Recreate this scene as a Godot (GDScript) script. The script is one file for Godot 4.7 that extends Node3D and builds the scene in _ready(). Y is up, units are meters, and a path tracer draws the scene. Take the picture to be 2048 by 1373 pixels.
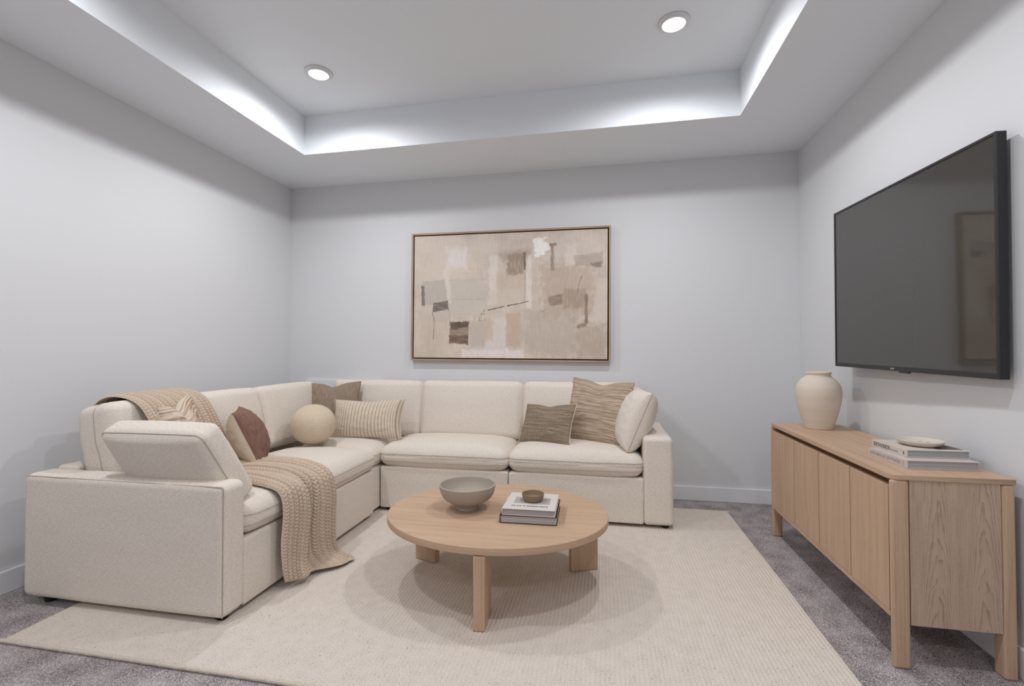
extends Node3D
# A carpeted lounge with a tray ceiling: cream sectional, oval oak table, oak sideboard, television, painting.

const BACK := -3.52      # back wall
const LEFT := -2.589     # left wall
const RIGHT := 1.333     # right wall
const FRONT := 2.2       # wall behind the camera
const SOFFIT := 2.44
const LID := 2.712
const RUG := 0.013       # top of the rug

var M := {}


func _ready() -> void:
	camera_and_light()
	materials()
	room()
	sofa()
	rug()
	coffee_table()
	sideboard()
	television()
	painting()
	pillows()
	throw_blanket()
	table_things()
	sideboard_things()


func camera_and_light() -> void:
	var cam := Camera3D.new()
	cam.name = "camera"
	var yaw := 0.19112
	var pitch := 0.01664
	var roll := 0.00188
	var f0 := Vector3(-sin(yaw), 0, -cos(yaw))
	var r0 := Vector3(cos(yaw), 0, -sin(yaw))
	var fwd := f0 * cos(pitch) + Vector3.UP * sin(pitch)
	var up := Vector3.UP * cos(pitch) - f0 * sin(pitch)
	cam.transform = Transform3D(Basis(r0 * cos(roll) - up * sin(roll), r0 * sin(roll) + up * cos(roll), -fwd), Vector3(0, 1.0631, 0))
	cam.fov = 72.6185
	cam.near = 0.05
	add_child(cam)
	var we := WorldEnvironment.new()
	we.name = "world_environment"
	var e := Environment.new()
	e.background_mode = Environment.BG_COLOR
	e.background_color = Color(0.5, 0.5, 0.5)
	e.background_energy_multiplier = 0.0
	e.ambient_light_source = Environment.AMBIENT_SOURCE_DISABLED
	e.tonemap_mode = Environment.TONE_MAPPER_LINEAR
	e.tonemap_exposure = 1.0
	e.sdfgi_enabled = true
	e.ssao_enabled = true
	e.ssil_enabled = true
	we.environment = e
	add_child(we)
	# three pairs of ceiling lights in the tray; the far pair is in view
	var spots := [
		[Vector3(-1.64, LID, -2.47), "round white recessed ceiling light above the sofa corner, left of the two in view"],
		[Vector3(0.36, LID, -2.43), "round white recessed ceiling light toward the television side, right of the two in view"],
		[Vector3(-1.64, LID, -1.1), "round white recessed ceiling light above the knit throw, nearer than the sofa corner light"],
		[Vector3(0.36, LID, -1.1), "round white recessed ceiling light above the near end of the sideboard"],
		[Vector3(-1.64, LID, 1.0), "round white recessed ceiling light behind the camera on the sofa side"],
		[Vector3(0.36, LID, 1.0), "round white recessed ceiling light behind the camera on the television side"],
	]
	for s in spots:
		downlight(s[0], s[1])


func downlight(at: Vector3, label: String) -> void:
	var t := thing("ceiling_light", label, "ceiling light", at, "recessed ceiling lights")
	var trim := std(Color(0.88, 0.88, 0.88), 0.45)
	part(t, "trim_ring", lathe([Vector2(0.056, -0.012), Vector2(0.058, -0.0165), Vector2(0.064, -0.0145), Vector2(0.071, -0.008), Vector2(0.0765, -0.004), Vector2(0.078, 0.0), Vector2(0.05, 0.0)], 48, true), trim)
	var glow := std(Color(0.95, 0.95, 0.95), 0.5)
	glow.emission_enabled = true
	glow.emission = Color(0.98, 0.99, 1.0)
	glow.emission_energy_multiplier = 2.6
	part(t, "lens", lathe([Vector2(0.056, -0.012), Vector2(0.05, -0.0155), Vector2(0.03, -0.0175), Vector2(0.0, -0.018)], 48, true), glow)
	var l := SpotLight3D.new()
	l.name = "lamp"
	l.light_color = Color(0.985, 0.987, 1.0)
	l.light_energy = 1.03
	l.light_size = 0.03
	l.spot_angle = 89.0
	l.spot_angle_attenuation = 0.86
	l.spot_range = 12.0
	l.spot_attenuation = 2.0
	l.shadow_enabled = true
	l.position = Vector3(0, -0.068, 0)
	l.rotation.x = -PI / 2
	t.add_child(l)


# ------------------------------------------------------------------ helpers

func thing(called: String, label: String, category: String, at := Vector3.ZERO, group := "") -> Node3D:
	var o := Node3D.new()
	o.name = numbered(called)
	o.position = at
	add_child(o)
	tag(o, label, category, group)
	return o


func tag(o: Node3D, label: String, category: String, group := "") -> void:
	o.set_meta("label", label)
	o.set_meta("category", category)
	if group:
		o.set_meta("group", group)


func numbered(called: String, under: Node = self) -> String:
	if not under.has_node(called):
		return called
	var n := 1
	while under.has_node("%s_%03d" % [called, n]):
		n += 1
	return "%s_%03d" % [called, n]


func part(under: Node3D, called: String, mesh: Mesh, mat: Material, at := Vector3.ZERO) -> MeshInstance3D:
	var o := MeshInstance3D.new()
	o.name = numbered(called, under)
	o.mesh = mesh
	o.material_override = mat
	o.position = at
	under.add_child(o, true)
	return o


func struct(called: String, mesh: Mesh, mat: Material, at := Vector3.ZERO) -> MeshInstance3D:
	var o := part(self, called, mesh, mat, at)
	o.set_meta("kind", "structure")
	return o


func std(c: Color, rough := 0.6, spec := 0.5) -> StandardMaterial3D:
	var m := StandardMaterial3D.new()
	m.albedo_color = c
	m.roughness = rough
	m.metallic_specular = spec
	return m


class Shape:
	var V := PackedVector3Array()
	var I := PackedInt32Array()
	var UV := PackedVector2Array()

	# f(a, b) with a, b in 0..1 gives a point; right x up must look outward
	func grid(nu: int, nv: int, f: Callable, uvf = null, ka = null, kb = null) -> void:
		var first := V.size()
		for j in nv + 1:
			for i in nu + 1:
				var a: float = float(i) / nu if ka == null else ka[i]
				var b: float = float(j) / nv if kb == null else kb[j]
				V.append(f.call(a, b))
				UV.append(uvf.call(a, b) if uvf != null else Vector2(a, b))
		for j in nv:
			for i in nu:
				var p := first + j * (nu + 1) + i
				var q := p + nu + 1
				I.append_array(PackedInt32Array([p, q + 1, p + 1, p, q, q + 1]))

	func mesh(weld := true) -> ArrayMesh:
		var n := V.size()
		var N := PackedVector3Array()
		N.resize(n)
		var rep := PackedInt32Array()
		rep.resize(n)
		var key := {}
		for i in n:
			rep[i] = i
			if weld:
				var k := Vector3i((V[i] * 40000.0).round())
				if key.has(k):
					rep[i] = key[k]
				else:
					key[k] = i
		for t in range(0, I.size(), 3):
			var a := I[t]
			var b := I[t + 1]
			var c := I[t + 2]
			var w := (V[c] - V[a]).cross(V[b] - V[a])
			N[rep[a]] += w
			N[rep[b]] += w
			N[rep[c]] += w
		for i in n:
			if rep[i] == i:
				N[i] = N[i].normalized() if N[i].length_squared() > 1e-24 else Vector3.UP
		for i in n:
			N[i] = N[rep[i]]
		var arr := []
		arr.resize(Mesh.ARRAY_MAX)
		arr[Mesh.ARRAY_VERTEX] = V
		arr[Mesh.ARRAY_NORMAL] = N
		arr[Mesh.ARRAY_TEX_UV] = UV
		arr[Mesh.ARRAY_INDEX] = I
		var m := ArrayMesh.new()
		m.add_surface_from_arrays(Mesh.PRIMITIVE_TRIANGLES, arr)
		return m


func knots(h: float, r: float, k: int, m: int) -> PackedFloat32Array:
	var out := PackedFloat32Array()
	for i in k:
		out.append(-(h - r) - r * tan(PI / 4 * float(k - i) / k))
	for i in m + 1:
		out.append(lerpf(-(h - r), h - r, float(i) / m))
	for i in k:
		out.append((h - r) + r * tan(PI / 4 * float(i + 1) / k))
	return out


# A box with rounded edges, centred; deform(p) bends it; uv in metres, v running along axis `along`.
func soft_box(size: Vector3, r: float, deform = null, m := 1, k := 2, along := 1, shift := Vector2.ZERO, into: Shape = null) -> ArrayMesh:
	var s := Shape.new() if into == null else into
	var h := size / 2
	r = minf(r, minf(h.x, minf(h.y, h.z)) * 0.999)
	var dirs := [
		[Vector3(0, 0, -1), Vector3(0, 1, 0)], [Vector3(0, 0, 1), Vector3(0, 1, 0)],
		[Vector3(1, 0, 0), Vector3(0, 0, -1)], [Vector3(1, 0, 0), Vector3(0, 0, 1)],
		[Vector3(1, 0, 0), Vector3(0, 1, 0)], [Vector3(-1, 0, 0), Vector3(0, 1, 0)]]
	for d in dirs:
		var ri: Vector3 = d[0]
		var up: Vector3 = d[1]
		var nn := ri.cross(up)
		var ax := nn.abs().max_axis_index()
		var ka := knots(h[ri.abs().max_axis_index()], r, k, m)
		var kb := knots(h[up.abs().max_axis_index()], r, k, m)
		var point := func(a: float, b: float) -> Vector3:
			var p := ri * a + up * b + nn * h[ax]
			var inner := p.clamp(-h + Vector3.ONE * r, h - Vector3.ONE * r)
			p = inner + (p - inner).normalized() * r
			return deform.call(p) if deform != null else p
		var uv := func(a: float, b: float) -> Vector2:
			var p := ri * a + up * b + nn * h[ax]
			if ax == along:
				return Vector2(p[(along + 1) % 3], p[(along + 2) % 3] * 0.2) + shift
			var other := 3 - ax - along
			return Vector2(p[other], p[along]) + shift
		s.grid(ka.size() - 1, kb.size() - 1, point, uv, ka, kb)
	return s.mesh() if into == null else null


func lathe(profile: Array, n := 64, flip := false) -> ArrayMesh:
	var s := Shape.new()
	var pr := profile.duplicate()
	if flip:
		pr.reverse()
	var length := 0.0
	var at := [0.0]
	for i in range(1, pr.size()):
		length += pr[i].distance_to(pr[i - 1])
		at.append(length)
	s.grid(n, pr.size() - 1, func(a: float, b: float) -> Vector3:
		var p: Vector2 = pr[int(round(b * (pr.size() - 1)))]
		var t := TAU * a if a < 0.9999 else 0.0
		return Vector3(p.x * cos(t), p.y, -p.x * sin(t)),
		func(a: float, b: float) -> Vector2: return Vector2(a, at[int(round(b * (pr.size() - 1)))]))
	return s.mesh()


# smooth profile through points (Catmull-Rom)
func smooth_profile(pts: Array, per := 6) -> Array:
	var out := []
	for i in pts.size() - 1:
		var p0: Vector2 = pts[maxi(i - 1, 0)]
		var p1: Vector2 = pts[i]
		var p2: Vector2 = pts[i + 1]
		var p3: Vector2 = pts[mini(i + 2, pts.size() - 1)]
		for j in per:
			out.append(p1.cubic_interpolate(p2, p0, p3, float(j) / per))
	out.append(pts[-1])
	return out


func tube(path: PackedVector3Array, r: float, sides := 6, closed := false) -> ArrayMesh:
	var s := Shape.new()
	var n := path.size()
	var segs := n if closed else n - 1
	s.grid(sides, segs, func(a: float, b: float) -> Vector3:
		var i := int(round(b * segs)) % n
		var before := path[(i - 1 + n) % n] if closed or i > 0 else path[i]
		var after := path[(i + 1) % n] if closed or i < n - 1 else path[i]
		var t := (after - before).normalized()
		var ref := Vector3.UP if absf(t.y) < 0.9 else Vector3.RIGHT
		var x := t.cross(ref).normalized()
		var y := x.cross(t)
		var ang := TAU * a if a < 0.9999 else 0.0
		return path[i] + (x * cos(ang) + y * sin(ang)) * r)
	return s.mesh()


func box_mesh(lo: Vector3, hi: Vector3, bevel := 0.0) -> ArrayMesh:
	return soft_box(hi - lo, maxf(bevel, 0.0005), null, 1, 1 if bevel < 0.004 else 3)


# ------------------------------------------------------------------ textures

func stretched(w: int, h: int, sx: int, sy: int, freq: float, sd: int, kind := FastNoiseLite.TYPE_SIMPLEX_SMOOTH) -> PackedByteArray:
	var n := FastNoiseLite.new()
	n.noise_type = kind
	n.seed = sd
	n.frequency = freq
	n.fractal_type = FastNoiseLite.FRACTAL_NONE
	var im := n.get_seamless_image(maxi(4, w / sx), maxi(4, h / sy))
	im.convert(Image.FORMAT_L8)
	im.resize(w, h, Image.INTERPOLATE_CUBIC)
	return im.get_data()


func mixed(layers: Array, weights: Array) -> PackedByteArray:
	var out := PackedByteArray()
	var n: int = layers[0].size()
	out.resize(n)
	var a: PackedByteArray = layers[0]
	var b: PackedByteArray = layers[1]
	var c: PackedByteArray = layers[2] if layers.size() > 2 else layers[0]
	var wa: float = weights[0]
	var wb: float = weights[1]
	var wc: float = weights[2] if layers.size() > 2 else 0.0
	for i in n:
		out[i] = clampi(int(128.0 + (a[i] - 128) * wa + (b[i] - 128) * wb + (c[i] - 128) * wc), 0, 255)
	return out


func gray(data: PackedByteArray, w: int, h: int) -> ImageTexture:
	return ImageTexture.create_from_image(Image.create_from_data(w, h, false, Image.FORMAT_L8, data))


# colours from a byte height map through a ramp
func ramped(data: PackedByteArray, w: int, h: int, stops: Array) -> ImageTexture:
	var lut := []
	for i in 256:
		var x := i / 255.0 * (stops.size() - 1)
		var k := mini(int(x), stops.size() - 2)
		lut.append(stops[k].lerp(stops[k + 1], x - k))
	var out := PackedByteArray()
	out.resize(data.size() * 3)
	for i in data.size():
		var c: Color = lut[data[i]]
		out[i * 3] = c.r8
		out[i * 3 + 1] = c.g8
		out[i * 3 + 2] = c.b8
	return ImageTexture.create_from_image(Image.create_from_data(w, h, false, Image.FORMAT_RGB8, out))


func tone(c: Color, k: float) -> Color:
	return Color(clampf(c.r * k, 0, 1), clampf(c.g * k, 0, 1), clampf(c.b * k, 0, 1))


func cloth(c: Color, data: PackedByteArray, side: int, metres: float, amount: float, bump: float) -> StandardMaterial3D:
	var m := std(Color.WHITE, 0.92, 0.3)
	m.albedo_texture = ramped(data, side, side, [tone(c, 1.0 - amount), c, tone(c, 1.0 + amount)])
	m.uv1_triplanar = true
	m.uv1_scale = Vector3.ONE / metres
	m.uv1_triplanar_sharpness = 6.0
	m.heightmap_enabled = true
	m.heightmap_texture = gray(data, side, side)
	m.heightmap_scale = bump
	return m


func materials() -> void:
	M.wall = std(Color8(225, 226, 228), 0.75, 0.35)
	M.ceiling = std(Color8(240, 244, 248), 0.8, 0.3)
	M.trim = std(Color8(236, 238, 241), 0.4, 0.45)
	# woven upholstery: crossed slubs over a fine grain
	var weave := mixed([stretched(512, 512, 5, 1, 0.16, 1), stretched(512, 512, 1, 5, 0.16, 2), stretched(512, 512, 1, 1, 0.2, 3)], [0.55, 0.5, 0.5])
	M.sofa = cloth(Color8(231, 221, 209), weave, 512, 0.34, 0.06, 0.09)
	M.seam = std(Color8(190, 177, 162), 0.95, 0.2)
	var boucle := mixed([stretched(512, 512, 1, 1, 0.14, 5, FastNoiseLite.TYPE_CELLULAR), stretched(512, 512, 1, 1, 0.3, 6)], [0.8, 0.5])
	M.boucle = cloth(Color8(225, 208, 184), boucle, 512, 0.4, 0.09, 0.3)
	var linen := mixed([stretched(512, 512, 1, 16, 0.12, 7), stretched(512, 512, 8, 1, 0.2, 8), stretched(512, 512, 1, 1, 0.3, 9)], [0.6, 0.35, 0.4])
	M.taupe = cloth(Color8(152, 135, 118), linen, 512, 0.4, 0.16, 0.12)
	M.brown = cloth(Color8(136, 104, 92), linen, 512, 0.35, 0.16, 0.12)
	M.cream = cloth(Color8(222, 210, 192), linen, 512, 0.4, 0.05, 0.08)
	M.yarn = cloth(Color8(211, 192, 172), mixed([stretched(256, 256, 3, 1, 0.2, 10), stretched(256, 256, 1, 1, 0.3, 11)], [0.6, 0.5]), 256, 0.12, 0.14, 0.08)
	# carpet pile: tufts of two greys with brushed patches
	var tuft := mixed([stretched(1024, 1024, 1, 1, 0.20, 12), stretched(1024, 1024, 1, 1, 0.42, 13, FastNoiseLite.TYPE_VALUE), stretched(1024, 1024, 16, 16, 0.13, 14)], [0.45, 0.75, 0.28])
	M.carpet = std(Color.WHITE, 1.0, 0.1)
	M.carpet.albedo_texture = ramped(tuft, 1024, 1024, [Color8(100, 92, 92), Color8(160, 150, 150), Color8(194, 185, 185), Color8(228, 221, 221)])
	M.carpet.heightmap_enabled = true
	M.carpet.heightmap_texture = gray(tuft, 1024, 1024)
	M.carpet.heightmap_scale = 0.45
	# rug wool: short dashes along each rib and a few darker flecks
	var wool := mixed([stretched(1024, 1024, 3, 3, 0.35, 15), stretched(1024, 1024, 1, 1, 0.18, 16), stretched(1024, 1024, 24, 24, 0.3, 17)], [0.4, 0.45, 0.12])
	var rare := stretched(1024, 1024, 2, 3, 0.12, 18)
	for i in wool.size():
		if rare[i] > 232:
			wool[i] = maxi(0, wool[i] - (rare[i] - 232) * 5)
	M.rug = std(Color.WHITE, 0.95, 0.2)
	M.rug.albedo_texture = ramped(wool, 1024, 1024, [Color8(156, 143, 130), Color8(216, 205, 193), Color8(230, 220, 209), Color8(240, 231, 221)])
	M.rug.uv1_scale = Vector3(1.2, 1.2, 1)
	M.rug.heightmap_enabled = true
	M.rug.heightmap_texture = gray(wool, 1024, 1024)
	M.rug.heightmap_scale = 0.12
	M.rug_hem = cloth(Color8(216, 204, 188), weave, 512, 0.3, 0.08, 0.1)
	# oak: straight grain and a crown-cut sheet
	var straight := mixed([stretched(512, 1024, 1, 40, 0.11, 20), stretched(512, 1024, 4, 64, 0.08, 21), stretched(512, 1024, 1, 12, 0.34, 22)], [0.55, 0.5, 0.35])
	M.oak = oak(straight, [Color8(184, 151, 123), Color8(200, 169, 141), Color8(208, 178, 151)])
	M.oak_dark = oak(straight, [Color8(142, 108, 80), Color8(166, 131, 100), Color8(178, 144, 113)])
	var crown := PackedByteArray()
	crown.resize(512 * 1024)
	var wav := FastNoiseLite.new()
	wav.seed = 5
	wav.frequency = 0.006
	for y in 1024:
		for x in 512:
			var u := x / 512.0
			var v := y / 1024.0
			var d: float = absf(fposmod(u * 2.0 + 0.5, 1.0) - 0.5) * 2.0
			var f: float = d * d * 2.3 + (v * 1.35 if u < 0.5 else v * 1.15 + 0.37) + 0.22 * wav.get_noise_2d(x * 1.6, y * 0.35)
			var ring := fposmod(f * 4.2, 1.0)
			crown[y * 512 + x] = int(255.0 * clampf(0.85 - 0.75 * pow(ring, 3.0), 0, 1))
	var sheet := mixed([crown, straight], [0.72, 0.6])
	M.oak_crown = oak(sheet, [Color8(150, 125, 105), Color8(188, 163, 141), Color8(204, 179, 156)])
	M.oak_crown.uv1_scale = Vector3(1.0 / 0.27, 1.0 / 0.50, 1)
	M.black = std(Color8(26, 25, 25), 0.6, 0.4)
	M.paper = std(Color8(214, 208, 206), 0.8, 0.3)


func oak(data: PackedByteArray, stops: Array) -> StandardMaterial3D:
	var m := std(Color.WHITE, 0.5, 0.4)
	m.albedo_texture = ramped(data, 512, 1024, stops)
	m.uv1_scale = Vector3(1.0 / 0.45, 1.0 / 1.1, 1)
	m.heightmap_enabled = true
	m.heightmap_texture = gray(data, 512, 1024)
	m.heightmap_scale = 0.012
	return m


# ------------------------------------------------------------------ room

func slab(lo: Vector3, hi: Vector3, into: Shape) -> void:
	var s := Shape.new()
	soft_box(hi - lo, 0.0005, null, 1, 1, 1, Vector2.ZERO, s)
	var first := into.V.size()
	for i in s.V.size():
		into.V.append(s.V[i] + (lo + hi) / 2)
		into.UV.append(s.UV[i])
	for i in s.I:
		into.I.append(first + i)


func plain_box(lo: Vector3, hi: Vector3) -> ArrayMesh:
	var s := Shape.new()
	slab(lo, hi, s)
	return s.mesh()


func room() -> void:
	var T := 0.15
	# carpet laid as one field with uv in metres
	var s := Shape.new()
	slab(Vector3(LEFT, -0.2, BACK), Vector3(RIGHT, 0, FRONT), s)
	for i in s.V.size():
		s.UV[i] = Vector2(s.V[i].x, s.V[i].z) / 1.1
	struct("floor", s.mesh(), M.carpet)
	struct("wall_back", plain_box(Vector3(LEFT - T, -0.2, BACK - T), Vector3(RIGHT + T, LID + T, BACK)), M.wall)
	struct("wall_left", plain_box(Vector3(LEFT - T, -0.2, BACK), Vector3(LEFT, LID + T, FRONT)), M.wall)
	struct("wall_right", plain_box(Vector3(RIGHT, -0.2, BACK), Vector3(RIGHT + T, LID + T, FRONT)), M.wall)
	struct("wall_front", plain_box(Vector3(LEFT - T, -0.2, FRONT), Vector3(RIGHT + T, LID + T, FRONT + T)), M.wall)
	# dropped soffit around a raised tray
	var x0 := -2.046
	var x1 := 0.80
	var z0 := -2.919
	var z1 := 1.55
	var c := Shape.new()
	slab(Vector3(LEFT, SOFFIT, BACK), Vector3(x0, LID, FRONT), c)
	slab(Vector3(x1, SOFFIT, BACK), Vector3(RIGHT, LID, FRONT), c)
	slab(Vector3(x0, SOFFIT, BACK), Vector3(x1, LID, z0), c)
	slab(Vector3(x0, SOFFIT, z1), Vector3(x1, LID, FRONT), c)
	slab(Vector3(LEFT, LID, BACK), Vector3(RIGHT, LID + T, FRONT), c)
	struct("ceiling", c.mesh(false), M.ceiling)
	# baseboards with an eased top edge
	for b in [["baseboard_back", Vector3(LEFT, 0, BACK), Vector3(RIGHT, 0.1, BACK + 0.015)], ["baseboard_left", Vector3(LEFT, 0, BACK + 0.015), Vector3(LEFT + 0.015, 0.1, FRONT)], ["baseboard_right", Vector3(RIGHT - 0.015, 0, BACK + 0.015), Vector3(RIGHT, 0.1, FRONT)]]:
		struct(b[0], box_mesh(b[1], b[2], 0.004), M.trim, (b[1] + b[2]) / 2)
	# low white wall panel whose top edge shows behind the sofa corner
	var lo := Vector3(-2.43, 0.1, BACK)
	var hi := Vector3(-1.74, 0.826, BACK + 0.022)
	struct("trim_1", box_mesh(lo, hi, 0.003), M.trim, (lo + hi) / 2)


# ------------------------------------------------------------------ sofa

# a loose upholstered cushion: domed, its edges eased in
func puff(size: Vector3, dome: Vector3, seed_at := 0.0, ends := 0.0) -> Callable:
	var h := size / 2
	var nz := FastNoiseLite.new()
	nz.seed = int(seed_at * 10) + 3
	nz.frequency = 3.2
	return func(p: Vector3) -> Vector3:
		var q := p / h
		var fx := 1.0 - q.x * q.x
		var fy := 1.0 - q.y * q.y
		var fz := 1.0 - q.z * q.z
		var o := p
		o.x += signf(q.x) * pow(absf(q.x), 3.0) * dome.x * sqrt(maxf(fy * fz, 0.0))
		o.y += signf(q.y) * pow(absf(q.y), 1.5) * dome.y * sqrt(maxf(fx * fz, 0.0))
		o.z += signf(q.z) * pow(absf(q.z), 3.0) * dome.z * sqrt(maxf(fx * fy, 0.0))
		o.y *= 1.0 - ends * (pow(absf(q.x), 7.0) + 0.6 * pow(absf(q.z), 7.0) - 0.5 * pow(absf(q.x * q.z), 7.0))
		var w := 0.004 * nz.get_noise_3d(p.x + seed_at * 7.0, p.y * 1.6, p.z)
		return o + Vector3(w, w, w) * signf(q.y)


# a welt line round a rounded box at height y (in the horizontal plane), following its deform
func welt(size: Vector3, r: float, y: float, deform: Callable, out := 0.0005) -> PackedVector3Array:
	var h := size / 2
	var pts := PackedVector3Array()
	var raw := []
	var a := h.x - r
	var b := h.z - r
	# radius shrinks where the line runs on the rounded edge
	var over := maxf(absf(y) - (h.y - r), 0.0)
	var rr := sqrt(maxf(r * r - over * over, 0.0))
	for q in 4:
		var cx: float = [a, -a, -a, a][q]
		var cz: float = [b, b, -b, -b][q]
		for i in 7:
			var t := PI / 2 * (q + i / 6.0)
			raw.append(Vector3(cx + (rr + out) * cos(t), y, cz + (rr + out) * sin(t)))
	for i in raw.size():
		var p: Vector3 = raw[i]
		var n: Vector3 = raw[(i + 1) % raw.size()]
		var steps := maxi(1, int(p.distance_to(n) / 0.03))
		for j in steps:
			pts.append(deform.call(p.lerp(n, float(j) / steps)))
	return pts


func sofa() -> void:
	var at := Vector3(-1.0, RUG, -2.6)
	var t := thing("sectional_sofa", "cream L-shaped sectional sofa in woven fabric along the left and back walls", "sofa", at)
	var add := func(called: String, lo: Vector3, hi: Vector3, r: float, dome: Vector3, m: int) -> MeshInstance3D:
		var size := hi - lo
		return part(t, called, soft_box(size, r, puff(size, dome, lo.x + lo.z), m, 4), M.sofa, (lo + hi) / 2 - at)
	# upholstered bases
	add.call("base", Vector3(-2.40, 0.032, -2.762), Vector3(-1.430, 0.302, -1.665), 0.012, Vector3(0.003, 0.0, 0.0), 10)
	add.call("base", Vector3(-2.40, 0.032, -3.36), Vector3(-1.452, 0.302, -2.770), 0.012, Vector3.ZERO, 6)
	add.call("base", Vector3(-1.446, 0.032, -3.40), Vector3(-0.586, 0.302, -2.876), 0.012, Vector3(0, 0, 0.003), 8)
	add.call("base", Vector3(-0.582, 0.032, -3.40), Vector3(0.237, 0.302, -2.876), 0.012, Vector3(0, 0, 0.003), 8)
	# arms, with a welt along the top edge of the near one
	var la: MeshInstance3D = add.call("arm", Vector3(-2.41, 0.032, -1.674), Vector3(-1.428, 0.545, -1.556), 0.028, Vector3(0.004, 0.005, 0.005), 12)
	add.call("arm", Vector3(0.236, 0.032, -3.44), Vector3(0.404, 0.545, -2.872), 0.024, Vector3(0.005, 0.006, 0.003), 10)
	var lw := PackedVector3Array()
	for i in 25:
		lw.append(Vector3(lerpf(-0.481, 0.479, i / 24.0), 0.2485, 0.0520))
	for i in 16:
		lw.append(Vector3(0.4835, lerpf(0.242, -0.25, i / 15.0), 0.0520))
	part(la, "welt", tube(lw, 0.0022), M.seam)
	# low back frames
	add.call("back_frame", Vector3(-2.412, 0.032, -3.45), Vector3(-2.30, 0.552, -1.68), 0.018, Vector3.ZERO, 8)
	add.call("back_frame", Vector3(-2.30, 0.032, -3.50), Vector3(0.404, 0.552, -3.40), 0.018, Vector3.ZERO, 8)
	# seat cushions with two welts each
	for c in [
			[Vector3(-2.02, 0.300, -2.786), Vector3(-1.424, 0.440, -1.678)], [Vector3(-2.02, 0.296, -3.36), Vector3(-1.462, 0.432, -2.792)],
			[Vector3(-1.455, 0.300, -3.36), Vector3(-0.588, 0.440, -2.872)], [Vector3(-0.582, 0.300, -3.36), Vector3(0.232, 0.440, -2.872)]]:
		var size: Vector3 = c[1] - c[0]
		var bend := puff(size, Vector3(0.014, 0.034, 0.014), c[0].x, 0.22)
		var o := part(t, "seat_cushion", soft_box(size, 0.052, bend, 16, 5), M.sofa, (c[0] + c[1]) / 2 - at)
		for y in [0.022, -0.032]:
			part(o, "welt", tube(welt(size, 0.052, y, bend), 0.0019, 6, true), M.seam)
	# back cushions lean on the frames
	for c in [
			[Vector3(-2.155, 0.425, -2.155), 0.925, PI / 2, 0.405, 0.20, 0.22], [Vector3(-2.155, 0.425, -2.925), 0.60, PI / 2, 0.405, 0.19, 0.22],
			[Vector3(-1.70, 0.425, -3.335), 0.735, 0.0, 0.412, 0.15, 0.14],
			[Vector3(-0.948, 0.425, -3.335), 0.770, 0.0, 0.412, 0.15, 0.14], [Vector3(-0.165, 0.425, -3.335), 0.790, 0.0, 0.412, 0.15, 0.14]]:
		var size := Vector3(c[1], c[3], c[4])
		var bend := puff(size, Vector3(0.012, 0.006, 0.032), c[0].z)
		var shape := soft_box(size, 0.045, bend, 14, 4)
		var o := part(t, "back_cushion", shape, M.sofa)
		o.transform = Transform3D(Basis(Vector3.UP, c[2]) * Basis(Vector3.RIGHT, -c[5]), c[0] - at) * Transform3D(Basis(), Vector3(0, c[3] / 2, 0))
		var ring := PackedVector3Array()
		for p in welt(Vector3(size.x, size.z, size.y), 0.045, 0.018, func(p: Vector3) -> Vector3: return p):
			ring.append(bend.call(Vector3(p.x, p.z, p.y)))
		part(o, "welt", tube(ring, 0.0018, 6, true), M.seam)
	# short black feet
	for f in [Vector2(-1.475, -1.605), Vector2(-2.32, -1.605), Vector2(-1.475, -2.70), Vector2(-1.40, -2.92), Vector2(0.36, -2.915), Vector2(0.36, -3.38), Vector2(-2.32, -3.30)]:
		var y := RUG if f.x > -2.16 and f.y > -3.276 else 0.0
		part(t, "foot", lathe([Vector2(0, 0), Vector2(0.018, 0), Vector2(0.022, 0.004), Vector2(0.026, 0.036 - y), Vector2(0, 0.036 - y)], 20), M.black, Vector3(f.x, y, f.y) - at)


# ------------------------------------------------------------------ rug

func rug() -> void:
	var x0 := -2.164
	var x1 := 0.804
	var z0 := -3.276
	var z1 := -1.338
	var t := thing("rug", "large cream ribbed wool rug under the coffee table and sofa front", "rug", Vector3((x0 + x1) / 2, 0, (z0 + z1) / 2))
	var at := t.position
	var ribs := 190
	var nx := ribs * 6
	var s := Shape.new()
	var wob := FastNoiseLite.new()
	wob.seed = 4
	wob.frequency = 1.6
	s.grid(nx, 60, func(a: float, b: float) -> Vector3:
		var x := lerpf(x0, x1, a)
		var z := lerpf(z1, z0, b)
		var ph := absf(sin(PI * ribs * a))
		var y := RUG - 0.003 + 0.003 * sqrt(ph)
		var edge := minf(a, 1.0 - a) * (x1 - x0)
		y = lerpf(0.0015, y, smoothstep(0.0, 0.012, edge))
		return Vector3(x + 0.003 * wob.get_noise_2d(x * 2.0, z), y, z + 0.004 * wob.get_noise_2d(x, 9.0)) - at,
		func(a: float, b: float) -> Vector2: return Vector2(lerpf(x0, x1, a), lerpf(z1, z0, b)))
	part(t, "pile", s.mesh(false), M.rug)
	# rolled hems across both ends of the ribs
	for z in [z1, z0]:
		var path := PackedVector3Array()
		for i in 150:
			var x := lerpf(x0, x1, i / 149.0)
			path.append(Vector3(x, 0.0075 + 0.0006 * sin(i * 2.1), z + 0.004 * wob.get_noise_2d(x, 9.0)) - at)
		part(t, "hem", tube(path, 0.0075, 8), M.rug_hem)


# ------------------------------------------------------------------ coffee table

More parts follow.
